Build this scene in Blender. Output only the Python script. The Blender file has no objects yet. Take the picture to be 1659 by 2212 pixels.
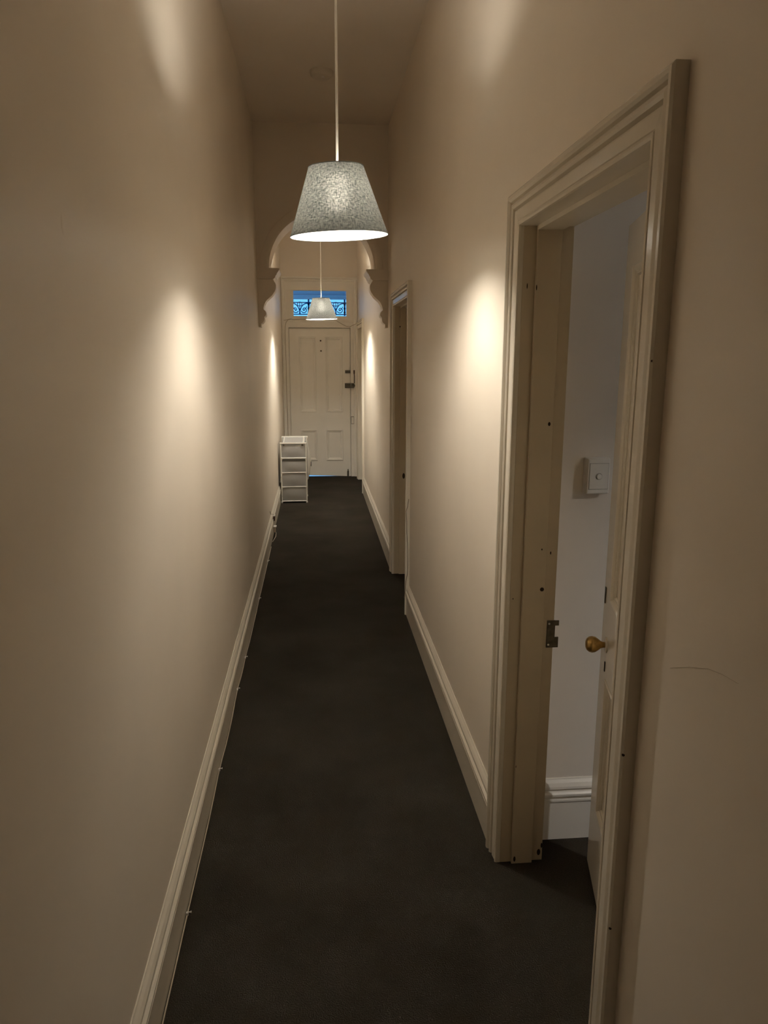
import bpy, math, random
from mathutils import Vector, Matrix

random.seed(4)
scene = bpy.context.scene
COL = scene.collection

# ------------------------------------------------------------------ camera
W_PX, H_PX, F_PX = 1659, 2212, 1592.57
PITCH, YAW, ROLL, CAM_H = 0.2068, 0.0925, 0.0023, 1.665
cam_data = bpy.data.cameras.new('camera')
cam = bpy.data.objects.new('camera', cam_data)
COL.objects.link(cam)
cam_data.sensor_fit = 'VERTICAL'
cam_data.sensor_height = 36.0
cam_data.lens = 36.0 * F_PX / H_PX
cam_data.clip_start = 0.02
fwd = Vector((math.sin(YAW) * math.cos(PITCH), math.cos(YAW) * math.cos(PITCH), -math.sin(PITCH)))
right = Vector((math.cos(YAW), -math.sin(YAW), 0))
up = right.cross(fwd)
r2 = math.cos(ROLL) * right + math.sin(ROLL) * up
u2 = -math.sin(ROLL) * right + math.cos(ROLL) * up
m = Matrix((r2, u2, -fwd)).transposed().to_4x4()
m.translation = Vector((0, 0, CAM_H))
cam.matrix_world = m
scene.camera = cam

# ------------------------------------------------------------------ world: blue dusk sky
SKY_COL, SKY_STR = (0.15, 0.53, 1.0), 0.68
world = bpy.data.worlds.new('dusk_sky')
scene.world = world
world.use_nodes = True
bg = world.node_tree.nodes['Background']
bg.inputs[0].default_value = (*SKY_COL, 1)
bg.inputs[1].default_value = SKY_STR

BULB_STRENGTH = 300.0
BULB_COL = (1.0, 0.925, 0.80)

scene.view_settings.view_transform = 'Standard'
scene.view_settings.look = 'None'
scene.view_settings.gamma = 1.0
scene.view_settings.use_curve_mapping = False
scene.view_settings.exposure = 1.15
scene.cycles.max_bounces = 14
scene.cycles.diffuse_bounces = 8
scene.cycles.transparent_max_bounces = 12
scene.cycles.sample_clamp_indirect = 8.0


def portal(name, loc, rot, sx, sy):
    l = bpy.data.lights.new(name, 'AREA')
    l.shape = 'RECTANGLE'; l.size = sx; l.size_y = sy
    l.cycles.is_portal = True
    o = bpy.data.objects.new(name, l)
    o.location = loc; o.rotation_euler = rot
    COL.objects.link(o)
    return o


# ------------------------------------------------------------------ materials
def mat(name, col, rough=0.5, spec=0.5, noise=None, bump=None, metallic=0.0, coat=0.0):
    """noise=(scale, amount): colour variation; bump=(scale, strength, distance)"""
    mt = bpy.data.materials.new(name)
    mt.use_nodes = True
    nt = mt.node_tree
    b = nt.nodes['Principled BSDF']
    b.inputs['Base Color'].default_value = (*col, 1)
    b.inputs['Roughness'].default_value = rough
    b.inputs['Metallic'].default_value = metallic
    b.inputs['Specular IOR Level'].default_value = spec
    b.inputs['Coat Weight'].default_value = coat
    tc = nt.nodes.new('ShaderNodeTexCoord')
    if noise:
        n = nt.nodes.new('ShaderNodeTexNoise')
        n.inputs['Scale'].default_value = noise[0]
        n.inputs['Detail'].default_value = 5
        nt.links.new(tc.outputs['Object'], n.inputs['Vector'])
        r = nt.nodes.new('ShaderNodeValToRGB')
        a = noise[1]
        r.color_ramp.elements[0].position = 0.3
        r.color_ramp.elements[1].position = 0.7
        r.color_ramp.elements[0].color = (*[c * (1 - a) for c in col], 1)
        r.color_ramp.elements[1].color = (*[min(1, c * (1 + a)) for c in col], 1)
        nt.links.new(n.outputs['Fac'], r.inputs[0])
        nt.links.new(r.outputs[0], b.inputs['Base Color'])
    if bump:
        n2 = nt.nodes.new('ShaderNodeTexNoise')
        n2.inputs['Scale'].default_value = bump[0]
        n2.inputs['Detail'].default_value = 4
        nt.links.new(tc.outputs['Object'], n2.inputs['Vector'])
        bp = nt.nodes.new('ShaderNodeBump')
        bp.inputs['Strength'].default_value = bump[1]
        bp.inputs['Distance'].default_value = bump[2]
        nt.links.new(n2.outputs['Fac'], bp.inputs['Height'])
        nt.links.new(bp.outputs[0], b.inputs['Normal'])
    return mt


M_WALL = mat('cream_wall_paint', (0.82, 0.745, 0.645), 0.42, 0.45, (2.0, 0.03), (9, 0.12, 0.004))
M_CEIL = mat('ceiling_paint', (0.84, 0.77, 0.69), 0.9, 0.2, (2.0, 0.03))
M_TRIM = mat('cream_gloss_trim', (0.74, 0.685, 0.585), 0.22, 0.5, (3.0, 0.03), (30, 0.06, 0.002))
M_DOOR = mat('front_door_paint', (0.85, 0.81, 0.73), 0.35, 0.5, (4.0, 0.03), (25, 0.08, 0.002))
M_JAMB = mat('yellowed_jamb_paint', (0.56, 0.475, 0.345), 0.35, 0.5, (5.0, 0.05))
M_ROOM = mat('room_wall_paint', (0.80, 0.74, 0.67), 0.6, 0.3, (3.0, 0.02))
M_ROOMTRIM = mat('room_skirting_paint', (0.84, 0.80, 0.74), 0.3, 0.5)
M_BRASS = mat('aged_brass', (0.42, 0.28, 0.10), 0.32, 0.5, (40, 0.25), None, 0.9)
M_BRONZE = mat('dark_bronze', (0.10, 0.085, 0.06), 0.45, 0.5, (60, 0.3), None, 0.6)
M_IRON = mat('dark_painted_iron', (0.01, 0.04, 0.14), 0.5, 0.4)
M_HOLE = mat('bare_dark_wood', (0.035, 0.022, 0.012), 0.8, 0.2)
M_PLASTIC = mat('white_plastic', (0.80, 0.78, 0.74), 0.3, 0.5)
M_RACK = mat('white_rack_plastic', (0.82, 0.80, 0.75), 0.35, 0.5)
M_CORD = mat('white_cord', (0.80, 0.76, 0.68), 0.5, 0.3)
M_WIRE = mat('painted_wire', (0.50, 0.43, 0.33), 0.5, 0.3)
M_DARKWIRE = mat('grey_brown_wire', (0.16, 0.12, 0.08), 0.5, 0.3)
M_BROWN = mat('brown_bakelite', (0.09, 0.035, 0.015), 0.3, 0.5)
M_DETECT = mat('detector_plastic', (0.72, 0.66, 0.58), 0.5, 0.4)
M_VER = mat('verandah_paint', (0.55, 0.56, 0.66), 0.7, 0.3)
M_TILE = mat('verandah_concrete', (0.45, 0.43, 0.42), 0.8, 0.2, (8, 0.2))
M_GROUND = mat('street_ground', (0.16, 0.16, 0.16), 0.9, 0.2, (1.5, 0.2))
M_GAP = mat('shadow_grey_plastic', (0.36, 0.34, 0.32), 0.5, 0.4)
M_BLACK = mat('black_plastic', (0.02, 0.02, 0.02), 0.4, 0.5)


def carpet():
    mt = mat('charcoal_carpet', (0.030, 0.0275, 0.024), 0.95, 0.0)
    nt = mt.node_tree
    b = nt.nodes['Principled BSDF']
    tc = nt.nodes.new('ShaderNodeTexCoord')
    big = nt.nodes.new('ShaderNodeTexNoise'); big.inputs['Scale'].default_value = 2.2; big.inputs['Detail'].default_value = 3
    fine = nt.nodes.new('ShaderNodeTexNoise'); fine.inputs['Scale'].default_value = 260; fine.inputs['Detail'].default_value = 2
    add = nt.nodes.new('ShaderNodeMath'); add.operation = 'MULTIPLY'
    ramp = nt.nodes.new('ShaderNodeValToRGB')
    ramp.color_ramp.elements[0].position = 0.05; ramp.color_ramp.elements[1].position = 0.55
    ramp.color_ramp.elements[0].color = (0.022, 0.0182, 0.014, 1)
    ramp.color_ramp.elements[1].color = (0.052, 0.044, 0.035, 1)
    nt.links.new(tc.outputs['Object'], big.inputs['Vector'])
    nt.links.new(tc.outputs['Object'], fine.inputs['Vector'])
    nt.links.new(big.outputs['Fac'], add.inputs[0]); nt.links.new(fine.outputs['Fac'], add.inputs[1])
    nt.links.new(add.outputs[0], ramp.inputs[0]); nt.links.new(ramp.outputs[0], b.inputs['Base Color'])
    bp = nt.nodes.new('ShaderNodeBump'); bp.inputs['Strength'].default_value = 0.5; bp.inputs['Distance'].default_value = 0.006
    nt.links.new(fine.outputs['Fac'], bp.inputs['Height']); nt.links.new(bp.outputs[0], b.inputs['Normal'])
    b.inputs['Sheen Weight'].default_value = 0.0
    return mt


M_CARPET = carpet()


def shade_mat():
    """grey linen: thin cloth, some light comes through, slubby weave; white lining is a separate part"""
    mt = bpy.data.materials.new('grey_linen')
    mt.use_nodes = True
    nt = mt.node_tree
    nt.nodes.remove(nt.nodes['Principled BSDF'])
    out = nt.nodes['Material Output']
    tc = nt.nodes.new('ShaderNodeTexCoord')
    n1 = nt.nodes.new('ShaderNodeTexNoise'); n1.inputs['Scale'].default_value = 1.0; n1.inputs['Detail'].default_value = 3
    n2 = nt.nodes.new('ShaderNodeTexNoise'); n2.inputs['Scale'].default_value = 1.0; n2.inputs['Detail'].default_value = 3
    m1 = nt.nodes.new('ShaderNodeMapping'); m1.inputs['Scale'].default_value = (75, 200, 1)
    m2 = nt.nodes.new('ShaderNodeMapping'); m2.inputs['Scale'].default_value = (210, 70, 1)
    nt.links.new(tc.outputs['UV'], m1.inputs[0]); nt.links.new(tc.outputs['UV'], m2.inputs[0])
    nt.links.new(m1.outputs[0], n1.inputs['Vector']); nt.links.new(m2.outputs[0], n2.inputs['Vector'])
    mx = nt.nodes.new('ShaderNodeMath'); mx.operation = 'ADD'
    nt.links.new(n1.outputs['Fac'], mx.inputs[0]); nt.links.new(n2.outputs['Fac'], mx.inputs[1])
    rt = nt.nodes.new('ShaderNodeValToRGB')
    rt.color_ramp.elements[0].position = 0.38; rt.color_ramp.elements[1].position = 0.66
    rt.color_ramp.elements[0].color = (0.001, 0.0012, 0.0014, 1); rt.color_ramp.elements[1].color = (0.008, 0.0085, 0.009, 1)
    hf = nt.nodes.new('ShaderNodeMath'); hf.operation = 'MULTIPLY'; hf.inputs[1].default_value = 0.5
    nt.links.new(mx.outputs[0], hf.inputs[0]); nt.links.new(hf.outputs[0], rt.inputs[0])
    tr = nt.nodes.new('ShaderNodeBsdfTranslucent'); nt.links.new(rt.outputs[0], tr.inputs['Color'])
    rd = nt.nodes.new('ShaderNodeValToRGB')
    rd.color_ramp.elements[0].position = 0.36; rd.color_ramp.elements[1].position = 0.66
    rd.color_ramp.elements[0].color = (0.15, 0.172, 0.18, 1); rd.color_ramp.elements[1].color = (0.32, 0.35, 0.355, 1)
    nt.links.new(hf.outputs[0], rd.inputs[0])
    df = nt.nodes.new('ShaderNodeBsdfDiffuse'); nt.links.new(rd.outputs[0], df.inputs['Color'])
    ad = nt.nodes.new('ShaderNodeAddShader')
    nt.links.new(tr.outputs[0], ad.inputs[0]); nt.links.new(df.outputs[0], ad.inputs[1])
    # cloth scatters part of the lamp light forwards through the weave
    rf = nt.nodes.new('ShaderNodeBsdfRefraction'); rf.inputs['Roughness'].default_value = 0.55; rf.inputs['IOR'].default_value = 1.2
    rr = nt.nodes.new('ShaderNodeValToRGB')
    rr.color_ramp.elements[0].position = 0.38; rr.color_ramp.elements[1].position = 0.66
    rr.color_ramp.elements[0].color = (0.002, 0.002, 0.002, 1); rr.color_ramp.elements[1].color = (0.058, 0.056, 0.051, 1)
    nt.links.new(hf.outputs[0], rr.inputs[0]); nt.links.new(rr.outputs[0], rf.inputs['Color'])
    ad2 = nt.nodes.new('ShaderNodeAddShader')
    nt.links.new(ad.outputs[0], ad2.inputs[0]); nt.links.new(rf.outputs[0], ad2.inputs[1])
    nt.links.new(ad2.outputs[0], out.inputs['Surface'])
    return mt


M_SHADE = shade_mat()


def thin_mat(name, dcol, tcol, transp=0.0):
    mt = bpy.data.materials.new(name)
    mt.use_nodes = True
    nt = mt.node_tree
    nt.nodes.remove(nt.nodes['Principled BSDF'])
    out = nt.nodes['Material Output']
    df = nt.nodes.new('ShaderNodeBsdfDiffuse'); df.inputs['Color'].default_value = (*dcol, 1)
    tr = nt.nodes.new('ShaderNodeBsdfTranslucent'); tr.inputs['Color'].default_value = (*tcol, 1)
    ad = nt.nodes.new('ShaderNodeAddShader')
    nt.links.new(df.outputs[0], ad.inputs[0]); nt.links.new(tr.outputs[0], ad.inputs[1])
    last = ad
    if transp > 0:
        tp = nt.nodes.new('ShaderNodeBsdfTransparent')
        mx = nt.nodes.new('ShaderNodeMixShader'); mx.inputs[0].default_value = transp
        nt.links.new(ad.outputs[0], mx.inputs[1]); nt.links.new(tp.outputs[0], mx.inputs[2])
        last = mx
    nt.links.new(last.outputs[0], out.inputs['Surface'])
    return mt


M_LINING = thin_mat('white_shade_lining', (0.70, 0.70, 0.68), (0.09, 0.09, 0.088))
_nt = M_LINING.node_tree
_rf = _nt.nodes.new('ShaderNodeBsdfRefraction'); _rf.inputs['Roughness'].default_value = 0.5; _rf.inputs['IOR'].default_value = 1.2
_rf.inputs['Color'].default_value = (0.20, 0.20, 0.195, 1)
_ad = _nt.nodes.new('ShaderNodeAddShader')
_out = _nt.nodes['Material Output']
_src = _out.inputs['Surface'].links[0].from_socket
_nt.links.new(_src, _ad.inputs[0]); _nt.links.new(_rf.outputs[0], _ad.inputs[1]); _nt.links.new(_ad.outputs[0], _out.inputs['Surface'])
M_MESH = thin_mat('grey_mesh_fabric', (0.40, 0.395, 0.385), (0.12, 0.12, 0.12), 0.05)
M_CLOTH = thin_mat('white_mesh_fabric', (0.55, 0.54, 0.51), (0.18, 0.18, 0.17), 0.06)
M_BLIND = thin_mat('cream_blind', (0.45, 0.40, 0.32), (0.50, 0.40, 0.30))


def glass_mat():
    mt = bpy.data.materials.new('window_glass')
    mt.use_nodes = True
    nt = mt.node_tree
    nt.nodes.remove(nt.nodes['Principled BSDF'])
    out = nt.nodes['Material Output']
    tp = nt.nodes.new('ShaderNodeBsdfTransparent'); tp.inputs[0].default_value = (0.93, 0.95, 0.95, 1)
    gl = nt.nodes.new('ShaderNodeBsdfGlossy'); gl.inputs['Roughness'].default_value = 0.02
    fr = nt.nodes.new('ShaderNodeFresnel'); fr.inputs[0].default_value = 1.45
    mx = nt.nodes.new('ShaderNodeMixShader')
    nt.links.new(fr.outputs[0], mx.inputs[0]); nt.links.new(tp.outputs[0], mx.inputs[1]); nt.links.new(gl.outputs[0], mx.inputs[2])
    nt.links.new(mx.outputs[0], out.inputs['Surface'])
    return mt


M_GLASS = glass_mat()


def bulb_mat(strength, col=BULB_COL):
    mt = bpy.data.materials.new('lit_bulb')
    mt.use_nodes = True
    nt = mt.node_tree
    nt.nodes.remove(nt.nodes['Principled BSDF'])
    e = nt.nodes.new('ShaderNodeEmission')
    e.inputs[0].default_value = (*col, 1); e.inputs[1].default_value = strength
    nt.links.new(e.outputs[0], nt.nodes['Material Output'].inputs['Surface'])
    return mt


M_BULB = bulb_mat(BULB_STRENGTH)
M_BULB_ROOM = bulb_mat(BULB_STRENGTH * 1.35, (1.0, 0.955, 0.88))
M_BULB_FAR = bulb_mat(BULB_STRENGTH * 1.9, (1.0, 0.955, 0.85))


# ------------------------------------------------------------------ mesh helpers
class MB:
    def __init__(self):
        self.v = []; self.f = []; self.uv = None

    def box(self, x0, x1, y0, y1, z0, z1):
        n = len(self.v)
        self.v += [(x0, y0, z0), (x1, y0, z0), (x1, y1, z0), (x0, y1, z0), (x0, y0, z1), (x1, y0, z1), (x1, y1, z1), (x0, y1, z1)]
        self.f += [tuple(n + i for i in q) for q in ((3, 2, 1, 0), (4, 5, 6, 7), (0, 1, 5, 4), (1, 2, 6, 5), (2, 3, 7, 6), (3, 0, 4, 7))]
        return self

    def tube(self, pts, r, seg=8, radii=None):
        pts = [Vector(p) for p in pts]
        n0 = len(self.v)
        prev = None
        for i, p in enumerate(pts):
            a = pts[max(0, i - 1)]; b = pts[min(len(pts) - 1, i + 1)]
            t = (b - a).normalized()
            if prev is None:
                ref = Vector((0, 0, 1)) if abs(t.z) < 0.9 else Vector((1, 0, 0))
                s = t.cross(ref).normalized()
            else:
                s = (prev - t * prev.dot(t)).normalized()
            prev = s
            w = t.cross(s)
            rr = radii[i] if radii else r
            for k in range(seg):
                an = 2 * math.pi * k / seg
                self.v.append(tuple(p + (s * math.cos(an) + w * math.sin(an)) * rr))
        for i in range(len(pts) - 1):
            for k in range(seg):
                a = n0 + i * seg + k; b = n0 + i * seg + (k + 1) % seg
                self.f.append((a, b, b + seg, a + seg))
        self.f.append(tuple(n0 + k for k in reversed(range(seg))))
        self.f.append(tuple(n0 + (len(pts) - 1) * seg + k for k in range(seg)))
        return self

    def lathe(self, prof, c=(0, 0, 0), axis='Z', seg=32, caps=True):
        """prof: list of (radius, height)"""
        n0 = len(self.v)
        for r, h in prof:
            for k in range(seg):
                an = 2 * math.pi * k / seg
                x, y = r * math.cos(an), r * math.sin(an)
                p = {'Z': (x, y, h), 'X': (h, x, y), 'Y': (x, h, y)}[axis]
                self.v.append(tuple(p[i] + c[i] for i in range(3)))
        for i in range(len(prof) - 1):
            for k in range(seg):
                a = n0 + i * seg + k; b = n0 + i * seg + (k + 1) % seg
                self.f.append((a, b, b + seg, a + seg))
        if caps:
            self.f.append(tuple(n0 + k for k in reversed(range(seg))))
            self.f.append(tuple(n0 + (len(prof) - 1) * seg + k for k in range(seg)))
        return self

    def sweep(self, prof, frames, closed=False):
        """prof: list of (u,t); frames: list of (O,U,T)"""
        n0 = len(self.v); k = len(prof)
        for O, U, T in frames:
            O, U, T = Vector(O), Vector(U), Vector(T)
            for u, t in prof:
                self.v.append(tuple(O + U * u + T * t))
        n = len(frames)
        for i in range(n if closed else n - 1):
            j = (i + 1) % n
            for q in range(k):
                q2 = (q + 1) % k
                self.f.append((n0 + i * k + q, n0 + i * k + q2, n0 + j * k + q2, n0 + j * k + q))
        if not closed:
            self.f.append(tuple(n0 + q for q in reversed(range(k))))
            self.f.append(tuple(n0 + (n - 1) * k + q for q in range(k)))
        return self

    def prism(self, poly, y0, y1):
        """poly in XZ extruded along Y"""
        n = len(self.v); k = len(poly)
        self.v += [(x, y0, z) for x, z in poly] + [(x, y1, z) for x, z in poly]
        for i in range(k):
            j = (i + 1) % k
            self.f.append((n + i, n + j, n + k + j, n + k + i))
        self.f.append(tuple(n + i for i in reversed(range(k))))
        self.f.append(tuple(n + k + i for i in range(k)))
        return self

    def build(self, name, material, parent=None, smooth=False, bevel=0.0, loc=None):
        me = bpy.data.meshes.new(name)
        me.from_pydata(self.v, [], self.f)
        me.update()
        import bmesh
        bm = bmesh.new(); bm.from_mesh(me)
        bmesh.ops.recalc_face_normals(bm, faces=bm.faces)
        bm.to_mesh(me); bm.free()
        me.materials.append(material)
        if smooth:
            for p in me.polygons:
                p.use_smooth = True
            try:
                me.set_sharp_from_angle(angle=math.radians(40))
            except Exception:
                pass
        o = bpy.data.objects.new(name, me)
        COL.objects.link(o)
        if loc is not None:
            o.location = loc
        if parent is not None:
            o.parent = parent
        if bevel > 0:
            b = o.modifiers.new('bevel', 'BEVEL'); b.width = bevel; b.segments = 2; b.limit_method = 'ANGLE'
        return o


def empty(name, loc=(0, 0, 0)):
    o = bpy.data.objects.new(name, None)
    o.location = loc
    o.empty_display_size = 0.1
    COL.objects.link(o)
    return o


def tag(o, label, cat, group=None):
    o['label'] = label; o['category'] = cat
    if group:
        o['group'] = group
    return o


def struct(o, label=None, cat=None):
    o['kind'] = 'structure'
    if label:
        o['label'] = label
    if cat:
        o['category'] = cat
    return o


# ------------------------------------------------------------------ dimensions
XL, XR, XO = -0.437, 0.593, 0.738        # hall walls, room side of the right wall
CEIL = 3.40
Y_BACK, Y_END = -2.2, 10.41
HEAD = 2.045                              # door head
ARCH_Y0, ARCH_Y1 = 6.09, 6.40
# side doors: opening between jamb faces
D1 = (1.315, 2.145); D2 = (4.690, 5.542); D3 = (9.145, 10.120)
JT = 0.02                                # jamb lining thickness
ROOM_X1, ROOM_Y0, ROOM_Y1 = 3.4, -1.9, 2.27

# ------------------------------------------------------------------ shell
fl = MB(); fl.box(-0.7, 4.3, -2.6, 10.47, -0.12, 0.0)
struct(fl.build('floor', M_CARPET), 'dark charcoal carpet running the length of the hall', 'floor')
ce = MB(); ce.box(-0.7, 4.3, -2.6, 10.72, CEIL, CEIL + 0.15)
struct(ce.build('ceiling', M_CEIL), 'plain dim beige hall ceiling', 'ceiling')
wl = MB(); wl.box(XL - 0.2, XL, -2.4, 10.66, -0.05, CEIL + 0.02)
struct(wl.build('wall_left', M_WALL), 'long cream painted hall wall without doors', 'wall')
wr = MB()
ys = -2.4
for a, b in (D1, D2, D3):
    wr.box(XR, XO, ys, a - JT, -0.05, CEIL + 0.02)
    wr.box(XR, XO, a - JT, b + JT, HEAD + JT, CEIL + 0.02)
    ys = b + JT
wr.box(XR, XO, ys, 10.66, -0.05, CEIL + 0.02)
struct(wr.build('wall_right', M_WALL), 'cream painted hall wall with three doorways', 'wall')
wb = MB(); wb.box(XL - 0.2, XO, Y_BACK - 0.2, Y_BACK, -0.05, CEIL + 0.02)
struct(wb.build('wall_back', M_WALL), 'cream wall closing the hall behind the viewer', 'wall')
we = MB()
we.box(XL - 0.2, XO, Y_END, Y_END + 0.25, 2.70, CEIL + 0.02)
struct(we.build('wall_end', M_WALL), 'cream wall above the front door fanlight', 'wall')

# side room behind the first doorway
rm = MB(); rm.box(XO, ROOM_X1 + 0.2, ROOM_Y1, ROOM_Y1 + 0.12, -0.05, CEIL + 0.02)
struct(rm.build('wall_room_far', M_ROOM), 'greyish white side room wall carrying the light switch', 'wall')
rm = MB(); rm.box(XO, ROOM_X1 + 0.2, ROOM_Y0 - 0.12, ROOM_Y0, -0.05, CEIL + 0.02)
struct(rm.build('wall_room_near', M_ROOM), 'greyish white side room wall nearest the viewer', 'wall')
WY0, WY1, WZ0, WZ1 = -1.1, 0.2, 0.75, 2.5
rm = MB()
rm.box(ROOM_X1, ROOM_X1 + 0.2, -2.2, WY0, -0.05, CEIL + 0.02)
rm.box(ROOM_X1, ROOM_X1 + 0.2, WY1, ROOM_Y1 + 0.12, -0.05, CEIL + 0.02)
rm.box(ROOM_X1, ROOM_X1 + 0.2, WY0, WY1, -0.05, WZ0)
rm.box(ROOM_X1, ROOM_X1 + 0.2, WY0, WY1, WZ1, CEIL + 0.02)
struct(rm.build('wall_room_window', M_ROOM), 'side room wall pierced by a sash window', 'wall')
w2 = struct(empty('window_2', (ROOM_X1 + 0.1, (WY0 + WY1) / 2, WZ0)), 'sash window of the side room', 'window')
fr = MB()
for (a, b, c, d) in ((WY0, WY0 + 0.06, WZ0, WZ1), (WY1 - 0.06, WY1, WZ0, WZ1), (WY0, WY1, WZ0, WZ0 + 0.07), (WY0, WY1, WZ1 - 0.06, WZ1), (WY0, WY1, 1.57, 1.63)):
    fr.box(ROOM_X1 + 0.06, ROOM_X1 + 0.10, a, b, c, d)
o = fr.build('sash_frame', M_TRIM); o.parent = w2; o.matrix_parent_inverse = w2.matrix_world.inverted()
o.matrix_parent_inverse = Matrix.Translation(-Vector(w2.location))
for z0, z1 in ((WZ0 + 0.07, 1.57), (1.63, WZ1 - 0.06)):
    g = MB(); g.box(ROOM_X1 + 0.078, ROOM_X1 + 0.082, WY0 + 0.06, WY1 - 0.06, z0, z1)
    o = g.build('pane', M_GLASS, w2); o.matrix_parent_inverse = Matrix.Translation(-Vector(w2.location))
portal('window_2_portal', (ROOM_X1 + 0.16, (WY0 + WY1) / 2, (WZ0 + WZ1) / 2), (0, math.radians(90), 0), WZ1 - WZ0, WY1 - WY0)


def part(mb, name, material, parent, **kw):
    """mesh in world coordinates, parented to an empty that may stand elsewhere"""
    o = mb.build(name, material, parent, **kw)
    p = parent; off = Vector((0, 0, 0))
    while p is not None:
        off += Vector(p.location); p = p.parent
    # mesh holds world coordinates: give it a clean local origin at the parent
    me = o.data
    me.transform(Matrix.Translation(-off))
    return o


# ------------------------------------------------------------------ baseboards
SK = [(0, 0), (0, .019), (.129, .019), (.131, .0225), (.137, .0225), (.139, .010), (.144, .010), (.146, .020), (.151, .0245), (.157, .0245),
      (.162, .020), (.164, .007), (.169, .007), (.171, .0175), (.178, .0165), (.188, .011), (.196, .005), (.2, .003), (.2, 0)]


def baseboard(name, x, sgn, y0, y1, label, h=0.2, m=M_TRIM):
    mb = MB(); k = h / 0.2
    prof = [(u * k, t) for u, t in SK]
    mb.sweep(prof, [((x, y0, 0), (0, 0, 1), (sgn, 0, 0)), ((x, y1, 0), (0, 0, 1), (sgn, 0, 0))])
    return struct(mb.build(name, m), label, 'baseboard')


AW = 0.093                               # architrave width
baseboard('baseboard_left', XL, 1, Y_BACK, Y_END - 0.02, 'long moulded cream baseboard along the wall without doors')
baseboard('baseboard_right', XR, -1, Y_BACK, D1[0] - AW, 'baseboard on the near side of the open doorway')
baseboard('baseboard_right', XR, -1, D1[1] + AW, D2[0] - AW, 'moulded cream baseboard between the open doorway and the middle doorway')
baseboard('baseboard_right', XR, -1, D2[1] + AW, D3[0] - AW, 'moulded cream baseboard between the middle doorway and the far doorway')
mb = MB()
mb.sweep([(u * 1.13, t * 1.2) for u, t in SK], [((XO, ROOM_Y1, 0), (0, 0, 1), (0, -1, 0)), ((ROOM_X1, ROOM_Y1, 0), (0, 0, 1), (0, -1, 0))])
struct(mb.build('baseboard_room', M_ROOMTRIM), 'white moulded baseboard under the light switch in the side room', 'baseboard')

# ------------------------------------------------------------------ side doors
AR = [(0, 0), (0, .024), (.006, .028), (.016, .028), (.022, .023), (.025, .013), (.029, .013), (.031, .022), (.040, .024), (.047, .020),
      (.050, .009), (.054, .009), (.056, .017), (.060, .0175), (.088, .0155), (.090, .0125), (.092, .0165), (.098, .0175), (.1035, .015), (.105, .009), (.105, 0)]
AR = [(u * AW / .105, t) for u, t in AR]


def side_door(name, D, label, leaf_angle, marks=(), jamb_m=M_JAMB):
    a, b = D
    y0, y1, zt = a - AW, b + AW, HEAD + 0.003 + AW - 0.02
    zt = HEAD - 0.017 + AW
    E0 = struct(empty(name, (XR, (a + b) / 2, 0)), label, 'door')
    T = (-1, 0, 0)
    for fr in ([((XR, y0, 0), (0, 1, 0), T), ((XR, y0, zt), (0, 1, -1), T)],
               [((XR, y0, zt), (0, 1, -1), T), ((XR, y1, zt), (0, -1, -1), T)],
               [((XR, y1, zt), (0, -1, -1), T), ((XR, y1, 0), (0, -1, 0), T)]):
        mb = MB(); mb.sweep(AR, fr)
        part(mb, 'architrave', M_TRIM, E0)
    for (p, q) in ((a - JT, a), (b, b + JT)):
        mb = MB(); mb.box(XR, XO, p, q, 0, HEAD + JT)
        part(mb, 'jamb', jamb_m, E0, bevel=0.001)
    mb = MB(); mb.box(XR, XO, a, b, HEAD - 0.017, HEAD + JT)
    part(mb, 'head_jamb', M_TRIM, E0)
    hz = HEAD - 0.017
    for (p, q) in ((a, a + 0.012), (b - 0.012, b)):
        mb = MB(); mb.box(0.630, 0.700, p, q, 0, hz)
        part(mb, 'door_stop', jamb_m, E0, bevel=0.0015)
    mb = MB(); mb.box(0.630, 0.700, a + 0.012, b - 0.012, hz - 0.012, hz)
    part(mb, 'head_stop', M_TRIM, E0)
    # leaf: local frame, hinge at origin, x' = into room thickness, y' along the leaf
    L = b - a - 0.006; H = hz - 0.010; th = 0.036
    lf = empty('leaf', (0.702 - XR, a + 0.004 - (a + b) / 2, 0.010)); lf.parent = E0
    return E0, lf, L, H, th, hz


def leaf_parts(lf, L, H, th, st, rails, mull, m, moulded=True, both=True):
    """rails: list of (z0,z1) of the horizontal rails from the bottom; mull: width of the centre stile"""
    body = MB()
    body.box(0, th, 0, st, 0, H); body.box(0, th, L - st, L, 0, H)
    for z0, z1 in rails:
        body.box(0, th, st, L - st, z0, z1)
    c = L / 2
    for (za, zb) in zip(rails[:-1], rails[1:]):
        body.box(0, th, c - mull / 2, c + mull / 2, za[1], zb[0])
    body.build('stiles_and_rails', m, lf)
    for (za, zb) in zip(rails[:-1], rails[1:]):
        for (p, q) in ((st, c - mull / 2), (c + mull / 2, L - st)):
            z0, z1 = za[1], zb[0]
            pn = MB(); pn.box(th / 2 - 0.005, th / 2 + 0.005, p, q, z0, z1)
            pn.build('panel', m, lf)
            mo = MB()
            pr = [(0, 0), (0, .014), (.004, .016), (.010, .015), (.016, .010), (.019, .006), (.024, .006), (.028, .0015), (.028, 0)]
            xx = th / 2 - 0.005
            T = (-1, 0, 0)
            mo.sweep(pr, [((xx, p, z0), (0, 1, 1), T), ((xx, q, z0), (0, -1, 1), T), ((xx, q, z1), (0, -1, -1), T), ((xx, p, z1), (0, 1, -1), T)], closed=True)
            mo.build('panel_moulding', m, lf)


RAILS = [(0, .235), (.69, .95), (1.885, 2.003 - 0.017 + 0.017)]
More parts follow.
